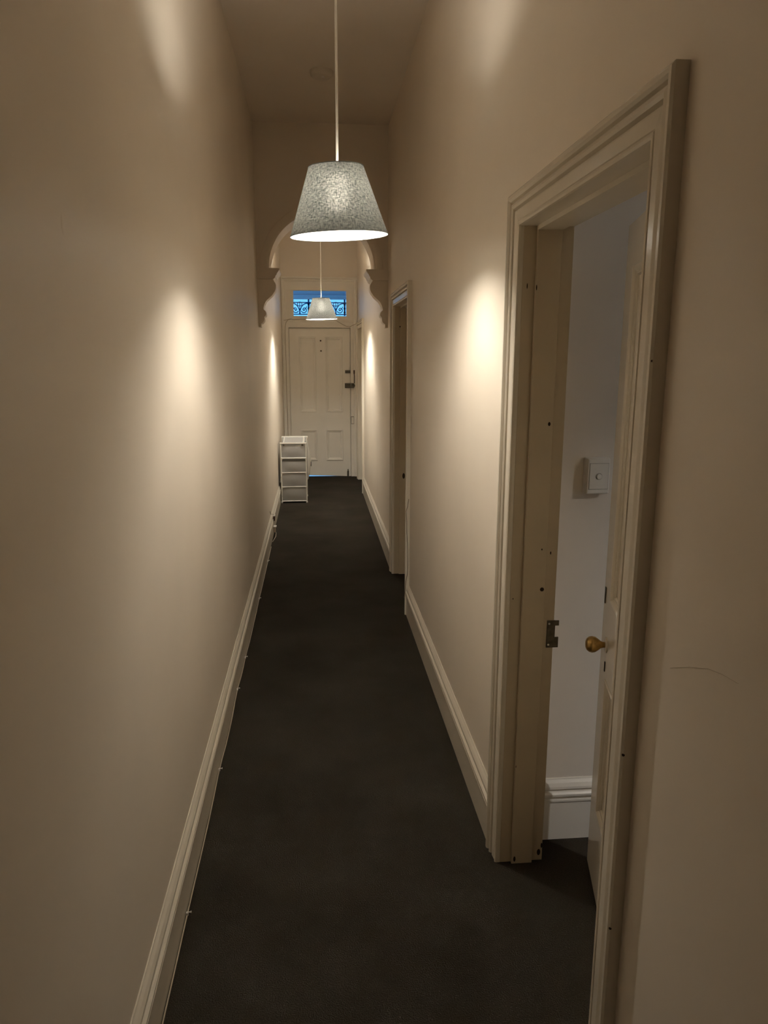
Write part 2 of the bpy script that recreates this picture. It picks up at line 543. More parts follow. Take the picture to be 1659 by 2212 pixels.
# --- first doorway: leaf ajar
E1, lf1, L1, H1, th1, hz = side_door('door_1', D1, 'nearest doorway with its panelled cream door standing ajar', 14.5)
lf1.rotation_euler = (0, 0, -math.radians(13.0))
rails1 = [(0, .245), (.70, .94), (1.90, H1)]
leaf_parts(lf1, L1, H1, th1, 0.105, rails1, 0.09, M_TRIM)
kn = MB()
kz, ky = 0.802, L1 - 0.088
kn.lathe([(0.0005, -.062), (.010, -.0615), (.018, -.058), (.0235, -.051), (.0255, -.043), (.024, -.034), (.018, -.025), (.0115, -.017), (.009, -.010), (.009, 0.0)], (0, ky, kz), 'X', 28)
kn.build('knob', M_BRASS, lf1, smooth=True)['label'] = 'aged brass door knob'
ro = MB(); ro.lathe([(0.0005, -.005), (.020, -.0045), (.024, -.002), (.024, 0)], (0, ky, kz), 'X', 28)
ro.build('knob_rose', M_TRIM, lf1, smooth=True)
ks = MB(); ks.box(-0.002, 0, ky - 0.004, ky + 0.004, kz - 0.085, kz - 0.055)
ks.build('keyhole', M_HOLE, lf1)
ks = MB(); ks.box(-0.003, 0.004, L1 - 0.030, L1 - 0.018, 0.915, 0.965)
ks.build('old_latch', M_BRONZE, lf1)
# strike plate in the far jamb and paint chips
sp = MB()
yj = D1[1]
sp.box(0.716, XO + 0.004, yj - 0.003, yj + 0.003, 0.765, 0.855)
part(sp, 'strike_plate', M_BRONZE, E1, bevel=0.001)
sp = MB(); sp.box(XO + 0.002, XO + 0.016, yj - 0.003, yj + 0.001, 0.765, 0.80); sp.box(XO + 0.002, XO + 0.016, yj - 0.003, yj + 0.001, 0.838, 0.855)
part(sp, 'strike_lip', M_BRONZE, E1, bevel=0.001)
for zz in (0.775, 0.845):
    s_ = MB(); s_.lathe([(.0035, 0), (.0030, -.0015), (.0005, -.002)], (0.722, yj - 0.003, zz), 'Y', 12)
    part(s_, 'strike_screw', M_PLASTIC, E1)
for (x, z, r, hh, yy) in ((0.690, 0.962, .0065, .0065, yj - 0.012), (0.688, 1.473, .004, .006, yj - 0.012), (0.684, 1.09, .002, .003, yj - 0.012), (0.716, 1.075, .002, .005, yj),
                          (0.608, 1.865, .0015, .008, yj), (0.632, 1.86, .0015, .008, yj - 0.012), (0.726, .03, .006, .012, yj), (0.64, .018, .004, .010, yj - 0.012), (0.735, .055, .003, .01, yj),
                          (0.603, 0.93, .0015, .003, yj), (0.632, 0.36, .001, .004, yj - 0.012)):
    c_ = MB()
    n = 10
    poly = [(x + r * math.cos(2 * math.pi * i / n), z + hh * math.sin(2 * math.pi * i / n)) for i in range(n)]
    c_.prism(poly, yy - 0.0006, yy + 0.002)
    part(c_, 'paint_chip', M_HOLE, E1)
# hinge side knocks on the near architrave
for (z, y) in ((1.80, D1[0] - AW + 0.004), (1.66, D1[0] - AW + 0.002), (0.55, D1[0] - AW), (0.93, D1[0] - AW)):
    c_ = MB(); c_.lathe([(.0005, -.0006), (.0025, -.0004), (.003, .002)], (XR - 0.024, y, z), 'Y', 8)
    part(c_, 'paint_chip', M_HOLE, E1)

# --- middle doorway, shut
E2, lf2, L2, H2, th2, hz = side_door('door_2', D2, 'middle doorway, its door shut behind the cream frame', 0)
leaf_parts(lf2, L2, H2, th2, 0.105, [(0, .245), (.70, .94), (1.90, H2)], 0.09, M_TRIM)
c_ = MB(); c_.prism([(0.663 + .010 * math.cos(i * .5236), 0.779 + .022 * math.sin(i * .5236)) for i in range(12)], D2[1] - 0.0135, D2[1] - 0.0100)
part(c_, 'latch_hole', M_HOLE, E2)
c_ = MB(); c_.prism([(0.628 + .004 * math.cos(i * .5236), 1.885 + .006 * math.sin(i * .5236)) for i in range(12)], D2[1] - 0.0135, D2[1] - 0.0100)
part(c_, 'paint_chip', M_HOLE, E2)
# --- far doorway, shut
E3, lf3, L3, H3, th3, hz = side_door('door_3', D3, 'far doorway next to the front door, shut', 0, jamb_m=M_TRIM)
leaf_parts(lf3, L3, H3, th3, 0.11, [(0, .245), (.70, .94), (1.90, H3)], 0.09, M_TRIM)

# ------------------------------------------------------------------ arch with corbels
AC, AZ, AR_IN, AR_OUT = 0.070, 2.345, 0.413, 0.482
arch = struct(empty('wall_arch', (AC, ARCH_Y0, AZ)), 'plaster arch across the hall on two scrolled corbels', 'arch')
mb = MB()
n = 40
inner = [(AC + AR_IN * math.cos(math.pi * i / n), AZ + AR_IN * math.sin(math.pi * i / n)) for i in range(n + 1)]   # right to left
# wall above and beside the arch, as a strip of quads between the intrados and the ceiling
outer = []
for x, z in inner:
    outer.append((x, CEIL + 0.01))
n0 = len(mb.v)
xs_in = [(XR + 0.001, AZ)] + inner + [(XL - 0.001, AZ)]
xs_out = [(XR + 0.001, CEIL + 0.01)] + outer + [(XL - 0.001, CEIL + 0.01)]
for (y) in (ARCH_Y0, ARCH_Y1):
    for p, q in zip(xs_in, xs_out):
        mb.v.append((p[0], y, p[1])); mb.v.append((q[0], y, q[1]))
k = len(xs_in)
for s in (0, 2 * k):
    for i in range(k - 1):
        mb.f.append((s + 2 * i, s + 2 * i + 1, s + 2 * i + 3, s + 2 * i + 2))
for i in range(k - 1):
    mb.f.append((2 * i, 2 * i + 2, 2 * k + 2 * i + 2, 2 * k + 2 * i))
part(mb, 'arch_wall', M_WALL, arch)
mb = MB()
bp_ = [(0, 0), (0, .012), (.006, .016), (.050, .016), (.056, .013), (.060, .008), (.069, .006), (.069, 0)]
frames = []
for i in range(n + 1):
    a = math.pi * i / n
    O = (AC + AR_OUT * math.cos(a), ARCH_Y0, AZ + AR_OUT * math.sin(a))
    frames.append((O, (-math.cos(a), 0, -math.sin(a)), (0, -1, 0)))
mb.sweep(bp_, frames)
part(mb, 'arch_moulding', M_WALL, arch, smooth=True)


def corbel(xw, s):
    c = empty('corbel', (xw - AC, 0, 0)); c.parent = arch
    P = lambda p, z: (s * p * .962, (z - AZ) * .929)
    cap = [(0, AZ), (.182, AZ), (.182, 2.335), (.178, 2.325), (.168, 2.312), (.160, 2.300), (.156, 2.290), (.150, 2.283), (.146, 2.270), (.138, 2.262), (.130, 2.256), (0, 2.256)]
    m1 = MB(); m1.prism([P(*q) for q in cap], -0.02, ARCH_Y1 - ARCH_Y0 + 0.02)
    m1.build('corbel_cap', M_WALL, c)
    body = [(.122, 2.257), (.129, 2.250), (.136, 2.238), (.143, 2.228), (.148, 2.216), (.150, 2.206), (.150, 2.195), (.148, 2.182), (.145, 2.172), (.139, 2.159), (.131, 2.147), (.122, 2.134), (.112, 2.122), (.101, 2.112), (.09, 2.102),
            (.079, 2.092), (.069, 2.082), (.061, 2.070), (.056, 2.06), (.051, 2.050), (.048, 2.041), (.044, 2.026), (.043, 2.010), (.050, 2.005), (.056, 1.999), (.061, 1.990), (.064, 1.981), (.065, 1.973), (.063, 1.964), (.059, 1.957), (.049, 1.948),
            (.050, 1.940), (.049, 1.928), (.047, 1.919), (.043, 1.911), (.036, 1.902), (.028, 1.896), (.023, 1.893), (.022, 1.864), (0, 1.864), (0, 2.257)]
    m2 = MB(); m2.prism([P(*q) for q in body], 0.006, 0.15)
    m2.build('scroll_bracket', M_WALL, c)


corbel(XL, 1)
corbel(XR, -1)

# ------------------------------------------------------------------ front door, frame and fanlight
FX0, FX1, FH = -0.346, 0.496, 2.054
E4 = struct(empty('door_4', ((FX0 + FX1) / 2, Y_END, 0)), 'cream four panelled front door at the end of the hall', 'door')
yf = Y_END
for (x0, x1) in ((XL, FX0), (FX1, XR)):
    mb = MB(); mb.box(x0, x1, yf + 0.004, yf + 0.12, -0.02, 2.70)
    part(mb, 'frame_post', M_DOOR, E4)
mb = MB(); mb.box(FX0, FX1, yf + 0.004, yf + 0.12, FH + 0.006, 2.205)
part(mb, 'transom_rail', M_DOOR, E4)
mb = MB(); mb.box(FX0, FX1, yf + 0.004, yf + 0.12, 2.553, 2.70)
part(mb, 'frame_head', M_DOOR, E4)
mb = MB(); mb.box(XL, XR, yf - 0.010, yf + 0.004, 2.712, 2.724)
part(mb, 'head_fillet', M_DOOR, E4)
ap = [(0, 0), (0, .022), (.008, .024), (.014, .020), (.018, .012), (.024, .015), (.040, .012), (.046, .006), (.046, 0)]
T = (0, -1, 0)
Y0_ = yf + 0.004
for fr_ in ([((XL + .004, Y0_, 0), (1, 0, 0), T), ((XL + .004, Y0_, 2.712), (1, 0, -1), T)],
            [((XL + .004, Y0_, 2.712), (1, 0, -1), T), ((XR - .004, Y0_, 2.712), (-1, 0, -1), T)],
            [((XR - .004, Y0_, 2.712), (-1, 0, -1), T), ((XR - .004, Y0_, 0), (-1, 0, 0), T)]):
    mb = MB(); mb.sweep(ap, fr_)
    part(mb, 'architrave', M_DOOR, E4)
mb = MB(); mb.box(XL + 0.05, XR - 0.05, yf - 0.006, yf + 0.006, 2.135, 2.160)
part(mb, 'transom_bead', M_DOOR, E4, bevel=0.003)
for q_ in ((FX0, FX1, 2.035, FH + 0.01), (FX0, FX0 + 0.018, -0.01, 2.04), (FX1 - 0.018, FX1, -0.01, 2.04)):
    mb = MB(); mb.box(q_[0], q_[1], yf + 0.060, yf + 0.115, q_[2], q_[3])
    part(mb, 'frame_rebate', M_DOOR, E4)
# leaf, local: x' thickness outwards (rotate so its face looks back down the hall)
lf4 = empty('leaf', (FX0 + 0.006 - (FX0 + FX1) / 2, 0.016, 0.0)); lf4.parent = E4
Lw, Hf, tf = FX1 - FX0 - 0.012, FH - 0.007, 0.042
PX = [(-0.205, 0.017), (0.154, 0.379)]
bx = lambda x: x - (FX0 + 0.006)
mb = MB()
zb, zlr, zt = (0.236, 0.662, 0.920), None, 1.932
body = mb
for (x0, x1) in ((0, bx(PX[0][0])), (bx(PX[0][1]), bx(PX[1][0])), (bx(PX[1][1]), Lw)):
    body.box(x0, x1, 0, tf, 0.236, 1.932)
body.box(0, Lw, 0, tf, 1.932, Hf)
for (x0, x1) in PX:
    body.box(bx(x0), bx(x1), 0, tf, 0.662, 0.920)
# bottom rail, shaped as a slight wedge so light shows under its left half
n0 = len(body.v)
zl, zr = 0.030, 0.001
body.v += [(0, 0, zl), (Lw, 0, zr), (Lw, tf, zr), (0, tf, zl), (0, 0, .236), (Lw, 0, .236), (Lw, tf, .236), (0, tf, .236)]
body.f += [tuple(n0 + i for i in q) for q in ((3, 2, 1, 0), (4, 5, 6, 7), (0, 1, 5, 4), (1, 2, 6, 5), (2, 3, 7, 6), (3, 0, 4, 7))]
body.build('stiles_and_rails', M_DOOR, lf4)
for (x0, x1) in PX:
    for (z0, z1) in ((0.236, 0.662), (0.920, 1.932)):
        pn = MB(); pn.box(bx(x0), bx(x1), 0.013, 0.025, z0, z1)
        pn.build('panel', M_DOOR, lf4)
        mo = MB()
        pr = [(-.006, .013), (-.006, .019), (0, .024), (.008, .023), (.013, .018), (.017, .009), (.021, .009), (.027, .007), (.034, .001), (.034, 0), (0, 0)]
        p, q = bx(x0), bx(x1)
        Y = 0.013
        mo.sweep(pr, [((p, Y, z0), (1, 0, 1), T), ((q, Y, z0), (-1, 0, 1), T), ((q, Y, z1), (-1, 0, -1), T), ((p, Y, z1), (1, 0, -1), T)], closed=True)
        mo.build('panel_moulding', M_DOOR, lf4)
for (x, z) in ((0.087, 1.886), (0.091, 1.749)):
    v_ = MB(); v_.lathe([(.0005, -.008), (.008, -.0075), (.011, -.004), (.011, 0)], (bx(x), 0, z), 'Y', 16)
    v_.build('peephole', M_BRONZE if z < 1.8 else M_BROWN, lf4, smooth=True)
k_ = MB(); k_.box(bx(0.420), bx(0.496), -0.016, 0, 1.449, 1.487)
k_.build('guard_plate', M_BRONZE, lf4, bevel=0.002)['label'] = 'dark metal door guard plate'
k_ = MB(); k_.box(bx(0.417), bx(0.496), -0.030, 0, 1.246, 1.310)
k_.build('rim_lock', M_BRONZE, lf4, bevel=0.003)['label'] = 'dark metal rim lock case'
k_ = MB()
k_.prism([(0.500, 1.246), (0.535, 1.246), (0.548, 1.256), (0.556, 1.278), (0.548, 1.300), (0.538, 1.310), (0.500, 1.310)], yf - 0.020, yf + 0.006)
part(k_, 'lock_keep', M_BRONZE, E4)['label'] = 'dark rounded lock keep on the frame'
k_ = MB(); k_.tube([(0.546, yf - 0.012, 1.31), (0.547, yf - 0.012, 1.40), (0.544, yf - 0.012, 1.47)], 0.006, 8)
k_.tube([(0.5445, yf - 0.012, 1.44), (0.5435, yf - 0.012, 1.49)], 0.0095, 8)
part(k_, 'guard_bar', M_BROWN, E4)['label'] = 'thin dark door guard bar'
k_ = MB(); k_.box(0.503, 0.535, yf - 0.012, yf + 0.006, 0.752, 0.845)
part(k_, 'latch_box', M_DOOR, E4, bevel=0.002)
k_ = MB(); k_.box(0.4995, 0.5375, yf + 0.001, yf + 0.0055, 0.746, 0.851)
part(k_, 'latch_rebate', M_HOLE, E4)
k_ = MB(); k_.box(bx(0.438), bx(0.462), -0.010, 0, 0.006, 0.080); k_.tube([(bx(0.450), -0.010, 0.0), (bx(0.450), -0.010, 0.105)], 0.006, 8)
k_.tube([(bx(0.450), -0.010, 0.072), (bx(0.450), -0.030, 0.072)], 0.006, 8)
k_.build('tower_bolt', M_BRONZE, lf4)['label'] = 'small dark tower bolt at the foot of the door'
# fanlight
w1 = struct(empty('window_1', (0.075, Y_END, 2.205)), 'small fanlight over the front door with blue dusk outside', 'window')
mb = MB()
mb.box(FX0 + 0.0, -0.272, yf + 0.012, yf + 0.06, 2.205, 2.553); mb.box(0.444, FX1, yf + 0.012, yf + 0.06, 2.205, 2.553)
mb.box(-0.272, 0.444, yf + 0.012, yf + 0.06, 2.205, 2.213); mb.box(-0.272, 0.444, yf + 0.012, yf + 0.06, 2.545, 2.553)
part(mb, 'sash_frame', M_DOOR, w1)
mb = MB(); mb.box(-0.275, 0.447, yf + 0.034, yf + 0.038, 2.210, 2.548)
part(mb, 'pane', M_GLASS, w1)
portal('window_1_portal', (0.086, yf + 0.075, 2.379), (math.radians(-90), 0, 0), 0.72, 0.34)
mb = MB(); mb.box(FX0, FX1, yf + 0.05, yf + 0.40, -0.10, -0.006)
struct(mb.build('trim_threshold', M_PLASTIC), 'stone threshold under the front door', 'threshold')

# ------------------------------------------------------------------ verandah outside
mb = MB(); mb.box(-3, 4, 10.66, 12.15, -0.20, -0.012)
struct(mb.build('floor_verandah', M_TILE), 'concrete verandah floor outside the front door', 'floor')
mb = MB(); mb.box(-14, 14, 12.15, 40, -0.45, -0.30)
struct(mb.build('floor_street', M_GROUND), 'street ground beyond the verandah', 'ground')
mb = MB()
mb.sweep([(0, 0), (0, .03), (1.48, .03), (1.48, 0)], [((-3, 10.66, 2.86), (0, 1, -.13), (0, 0, 1)), ((4, 10.66, 2.86), (0, 1, -.13), (0, 0, 1))])
struct(mb.build('ceiling_verandah', M_VER), 'painted underside of the verandah roof seen through the fanlight', 'ceiling')
beam = MB(); beam.box(-3, 4, 11.97, 12.06, 2.552, 2.70)
tag(beam.build('verandah_beam', M_VER), 'painted verandah beam above the iron lacework', 'beam')
beam = MB(); beam.tube([(-3, 11.94, 2.60), (4, 11.94, 2.60)], 0.014, 8)
tag(beam.build('verandah_conduit', M_VER), 'thin pipe along the verandah beam', 'pipe')


def spiral(cx, cz, r0, a0, turns, sgn, y, k=26, r1=0.25):
    pts = []
    for i in range(k + 1):
        t = i / k
        a = a0 + sgn * turns * 2 * math.pi * t
        r = r0 * (1 - (1 - r1) * t)
        pts.append((cx + r * math.cos(a), y, cz + r * math.sin(a)))
    return pts


LY, LW_, LZ0, LZ1 = 12.0, 0.277, 2.322, 2.500
LACE_LABELS = ['scrolled iron lace panel at the far left of the fanlight view', 'scrolled iron lace panel seen left of the far lampshade',
               'scrolled iron lace panel hidden mostly behind the far lampshade', 'scrolled iron lace panel seen right of the far lampshade',
               'scrolled iron lace panel at the far right of the fanlight view']
for i in range(5):
    cx = -0.216 + (i - 1) * LW_ + 0.004 * (i - 1)
    P = empty('iron_lace_panel', (cx, LY, LZ0))
    tag(P, LACE_LABELS[i], 'lacework', 'iron lace panels outside the fanlight')
    for nm, z in (('top_rail', LZ1 - LZ0), ('bottom_rail', 0.0)):
        r_ = MB(); r_.box(-LW_ / 2, LW_ / 2, -0.006, 0.006, z - 0.007, z + 0.007); r_.build(nm, M_IRON, P)
    s_ = MB(); s_.tube([(0, 0, 0), (0, 0, .06), (0, 0, .10)], 0.01, 8, [.012, .008, .005]); s_.tube([(0, 0, .095), (0, 0, .19)], 0.006, 6)
    s_.build('stem', M_IRON, P)
    t_ = MB()
    for sg in (-1, 1):
        t_.tube([(0, 0, .128), (sg * .030, 0, .130), (sg * .036, 0, .150), (sg * .030, 0, .172), (sg * .012, 0, .184), (0, 0, .184)], 0.0065, 6)
    t_.build('tulip', M_IRON, P)
    for sg in (-1, 1):
        c_ = MB()
        pts = [(sg * .004, 0, .055), (sg * .018, 0, .095), (sg * .038, 0, .128), (sg * .070, 0, .155), (sg * .105, 0, .166), (sg * .132, 0, .166)]
        c_.tube(pts, 0.0080, 6)
        c_.tube(spiral(sg * .068, .068, .050, math.radians(200 if sg > 0 else -20), 1.15, -sg * -1, 0, 28, .22), 0.0072, 6)
        c_.tube([(sg * .068, 0, .064), (sg * .085, 0, .080), (sg * .100, 0, .100), (sg * .112, 0, .120)], 0.006, 6)
        c_.lathe([(.0005, -.006), (.010, -.006), (.010, .006), (.0005, .006)], (sg * .068, 0, .062), 'Y', 10)
        c_.build('scroll', M_IRON, P)
    d_ = MB(); d_.box(LW_ / 2 - 0.012, LW_ / 2 + 0.012, -0.008, 0.008, -0.02, 0.228)
    for zz in (0.03, 0.09, .15):
        d_.lathe([(.0005, -.008), (.018, -.008), (.018, .008), (.0005, .008)], (LW_ / 2, 0, zz), 'Y', 10)
    d_.build('divider', M_IRON, P)
mb = MB(); mb.box(-3, 4, 11.985, 12.015, 2.262, 2.290)
tag(mb.build('lace_support_rail', M_IRON), 'dark iron rail under the lacework', 'rail')


# ------------------------------------------------------------------ pendant lamps
def pendant(x, y, z_rim, tilt, label, bulb=M_BULB, cat='pendant lamp', grp='hall pendant lamps'):
    P = tag(empty('pendant_lamp', (x, y, CEIL)), label, cat, grp)
    rz = z_rim - CEIL
    HS, R0, R1 = 0.212, 0.163, 0.090
    r_ = MB(); r_.lathe([(.0005, -.045), (.012, -.045), (.018, -.038), (.045, -.022), (.05, -.012), (.05, 0)], (0, 0, 0), 'Z', 28)
    r_.build('ceiling_rose', M_PLASTIC, P, smooth=True)
    dx = math.sin(tilt[1]) * 0.13; dy = -math.sin(tilt[0]) * 0.13
    c_ = MB(); c_.tube([(0, 0, -.03), (0, 0, rz + HS + .3), (0, 0, rz + HS - 0.01)], 0.0042, 10)
    c_.build('cord', M_CORD, P, smooth=True)
    S = empty('shade', (0, 0, rz + 0.10)); S.parent = P
    S.rotation_euler = (tilt[0], tilt[1], 0)
    off = -0.10
    seg = 96
    for nm, ro, mt_, in (('linen_cover', 0.0, M_SHADE), ('lining', -0.0012, M_LINING)):
        me = bpy.data.meshes.new(nm)
        vs, fs = [], []
        rows = 10
        for j in range(rows + 1):
            t = j / rows
            rr = R0 + (R1 - R0) * t + ro
            for k in range(seg):
                a = 2 * math.pi * k / seg
                vs.append((rr * math.cos(a), rr * math.sin(a), off + HS * t))
        uvs = []
        for j in range(rows):
            for k in range(seg):
                k2 = (k + 1) % seg
                fs.append((j * seg + k, j * seg + k2, (j + 1) * seg + k2, (j + 1) * seg + k))
                u0, u1 = k / seg, (k + 1) / seg
                v0, v1 = j / rows * 0.25, (j + 1) / rows * 0.25
                uvs += [(u0, v0), (u1, v0), (u1, v1), (u0, v1)]
        me.from_pydata(vs, [], fs)
        ul = me.uv_layers.new(name='uv')
        for i, uv in enumerate(uvs):
            ul.data[i].uv = uv
        for p in me.polygons:
            p.use_smooth = True
        me.materials.append(mt_)
        o = bpy.data.objects.new(nm, me); COL.objects.link(o); o.parent = S
    for nm, rr, zz in (('rim_ring', R0, off), ('rim_ring', R1, off + HS)):
        g = MB()
        g.tube([(rr * math.cos(2 * math.pi * k / 64), rr * math.sin(2 * math.pi * k / 64), zz) for k in range(65)], 0.0016, 6)
        g.build(nm, M_SHADE, S, smooth=True)
    g = MB()
    for k in range(3):
        a = 2 * math.pi * k / 3 + .5
        g.tube([(0.020 * math.cos(a), 0.020 * math.sin(a), off + HS - .018), (R1 * math.cos(a), R1 * math.sin(a), off + HS - .003)], 0.0015, 6)
    g.build('spider', M_PLASTIC, S)
    h_ = MB(); h_.lathe([(.006, off + HS + .012), (.010, off + HS + .008), (.018, off + HS - .004), (.019, off + HS - .022), (.018, off + HS - .036), (.0005, off + HS - .036)], (0, 0, 0), 'Z', 24)
    h_.build('lamp_holder', M_PLASTIC, P, smooth=True, loc=(0, 0, rz + 0.10))
    # long frosted bulb hanging from the holder
    z0 = off + 0.055
    b_ = MB()
    pr = [(.0005, z0)]
    for k in range(1, 9):
        a = -math.pi / 2 + math.pi / 2 * k / 8
        pr.append((.026 * math.cos(a), z0 + .026 + .026 * math.sin(a)))
    pr += [(.026, z0 + .055), (.0255, z0 + .085), (.0225, z0 + .105), (.0175, z0 + .120)]
    b_.lathe(pr, (0, 0, 0), 'Z', 28)
    B = b_.build('bulb', bulb, P, smooth=True, loc=(0, 0, rz + 0.10)); B['label'] = 'lit frosted bulb'
    return P


pendant(0.085, 2.60, 2.062, (math.radians(2.7), -math.radians(2.5), 0), 'large near pendant lamp with a lit grey linen shade')
pendant(0.080, 8.05, 2.057, (math.radians(0.6), -math.radians(1.5), 0), 'far pendant lamp with a grey linen shade beyond the arch, before the fanlight', M_BULB_FAR)
pendant(2.15, 0.85, 2.10, (0, 0, 0), 'pendant lamp with a grey linen shade hanging inside the side room', M_BULB_ROOM, grp=None)

# ------------------------------------------------------------------ smoke detector
P = tag(empty('smoke_detector', (0.072, 5.05, CEIL)), 'round smoke detector on the ceiling behind the near lamp cord', 'smoke detector')
g = MB(); g.lathe([(.0005, -.036), (.045, -.036), (.058, -.033), (.068, -.024), (.072, -.010), (.072, 0)], (0, 0, 0), 'Z', 40)
g.build('housing', M_DETECT, P, smooth=True)
g = MB(); g.lathe([(.0005, -.040), (.010, -.040), (.012, -.036), (.012, -.034)], (0.01, -0.02, 0), 'Z', 16)
g.build('test_button', M_PLASTIC, P, smooth=True)

# ------------------------------------------------------------------ light switch in the side room
P = tag(empty('light_switch', (0.889, ROOM_Y1, 1.298)), 'white wall light switch seen through the nearest doorway', 'light switch')
g = MB(); g.box(-.038, .038, -.030, 0, -.058, .058); g.build('mounting_block', M_PLASTIC, P, bevel=0.004)
g = MB(); g.box(-.036, .036, -.037, -.030, -.056, .056); g.build('plate', M_PLASTIC, P, bevel=0.004)
g = MB(); g.box(-.0315, .0315, -.0374, -.0368, -.042, .042); g.build('cover_gap', M_GAP, P)
g = MB(); g.box(-.0303, .0303, -.0390, -.0370, -.0408, .0408); g.build('cover', M_PLASTIC, P, bevel=0.001)
g = MB(); g.lathe([(.0105, -.0385), (.0105, -.0396), (.0005, -.0396)], (0, 0, 0), 'Y', 24); g.build('dolly_surround', M_GAP, P)
g = MB(); g.lathe([(.0085, -.0383), (.0085, -.0430), (.006, -.0440), (.0005, -.0440)], (0, 0, 0), 'Y', 24); g.build('dolly', M_PLASTIC, P, smooth=True)

# ------------------------------------------------------------------ storage rack by the front door
RX0, RX1, RY0, RY1 = -0.403, -0.115, 8.50, 8.92
P = tag(empty('storage_rack', ((RX0 + RX1) / 2, (RY0 + RY1) / 2, 0)), 'white four tier rack of mesh fabric drawers by the front door', 'storage rack')
for x in (RX0, RX1):
    for y, ht in ((RY0, .70), (RY1, .725)):
        g = MB(); g.tube([(x, y, 0), (x, y, ht)], 0.0065, 10)
        part(g, 'post', M_RACK, P, smooth=True)
        g = MB(); g.box(x - .010, x + .010, y - .010, y + .010, 0, .018)
        part(g, 'foot', M_RACK, P, bevel=.003)
LV = [.022, .190, .357, .525]
for i, z in enumerate(LV):
    for y in (RY0, RY1):
        g = MB(); g.tube([(RX0, y, z), (RX1, y, z)], 0.0065 if i < 3 else 0.009, 10)
        g.tube([(RX0, y, z - .028), (RX0 + .010, y, z - .010), (RX0 + .028, y, z)], 0.004, 6) if i else None
        g.tube([(RX1, y, z - .028), (RX1 - .010, y, z - .010), (RX1 - .028, y, z)], 0.004, 6) if i else None
        part(g, 'cross_rail', M_RACK, P, smooth=True)
    for x in (RX0, RX1):
        g = MB(); g.tube([(x, RY0, z), (x, RY1, z)], 0.005, 8)
        part(g, 'side_rail', M_RACK, P, smooth=True)
g = MB(); g.box(RX0 - .010, RX1 + .010, RY0 - .010, RY0 + .010, .690, .706)
part(g, 'top_front_rail', M_RACK, P, bevel=.003)
g = MB(); g.box(RX0 - .008, RX1 + .016, RY1 - .010, RY1 + .010, .713, .735)
part(g, 'top_back_rail', M_RACK, P, bevel=.003)


def sheet(fn, nu, nv):
    m_ = MB()
    for j in range(nv + 1):
        for i in range(nu + 1):
            m_.v.append(fn(i / nu, j / nv))
    for j in range(nv):
        for i in range(nu):
            a = j * (nu + 1) + i
            m_.f.append((a, a + 1, a + nu + 2, a + nu + 1))
    return m_


def sag(u, v):
    return math.sin(math.pi * u) * math.sin(math.pi * v)


# top cloth with two straps
part(sheet(lambda u, v: (RX0 + .012 + u * (RX1 - RX0 - .024), RY0 + v * (RY1 - RY0), .700 + .025 * v - .014 * math.sin(math.pi * v)), 8, 10), 'top_cloth', M_MESH, P, smooth=True)
for x in (RX0 + .03, RX1 - .03):
    g = MB(); g.tube([(x, RY0 + v * (RY1 - RY0), .704 + .025 * v - .012 * math.sin(math.pi * v)) for v in [i / 8 for i in range(9)]], 0.007, 6)
    part(g, 'top_strap', M_RACK, P, smooth=True)
tops = [.182, .348, .490, .680]
for i, (z0, z1) in enumerate(zip(LV, tops)):
    D = empty('drawer', (0, 0, z0)); D.parent = P
    f1 = sheet(lambda u, v: (RX0 + .008 + u * (RX1 - RX0 - .016), RY0 + .004 - .010 * sag(u, v), z0 + .006 + v * (z1 - z0 - .006) - .004 * v * math.sin(math.pi * u)), 12, 10)
    part(f1, 'drawer_front', M_MESH, D, smooth=True)
    for x, s in ((RX0 + .008, -1), (RX1 - .008, 1)):
        f2 = sheet(lambda u, v: (x + s * .006 * sag(u, v), RY0 + .006 + u * (RY1 - RY0 - .012), z0 + .006 + v * (z1 - z0 - .006)), 8, 6)
        part(f2, 'drawer_side', M_MESH, D, smooth=True)
    f3 = sheet(lambda u, v: (RX0 + .008 + u * (RX1 - RX0 - .016), RY1 - .006, z0 + .006 + v * (z1 - z0 - .006)), 6, 4)
    part(f3, 'drawer_back', M_MESH, D, smooth=True)
    f4 = sheet(lambda u, v: (RX0 + .008 + u * (RX1 - RX0 - .016), RY0 + .006 + v * (RY1 - RY0 - .012), z0 + .006 - .012 * sag(u, v)), 8, 8)
    part(f4, 'drawer_base', M_MESH, D, smooth=True)
# loose side cloth bulging outwards
part(sheet(lambda u, v: (RX1 + .012 + .040 * math.sin(math.pi * u) * (math.sin(math.pi * min(1, v * .93)) ** 1.2), RY0 + .01 + u * (RY1 - RY0 + .01), .690 - v * (.42 + .05 * u)), 12, 14), 'side_cloth', M_CLOTH, P, smooth=True)
g = MB(); g.box(RX1 + .046, RX1 + .058, RY0 + .20, RY0 + .24, .40, .455)
part(g, 'side_handle', M_BLACK, P, bevel=.004)
for x, w in ((RX0 + .036, .005), (RX1 - .040, .012)):
    g = MB(); g.box(x - w, x + w, RY0 - .014, RY0 - .004, .668, .688)
    part(g, 'clip', M_BRONZE, P, bevel=.002)

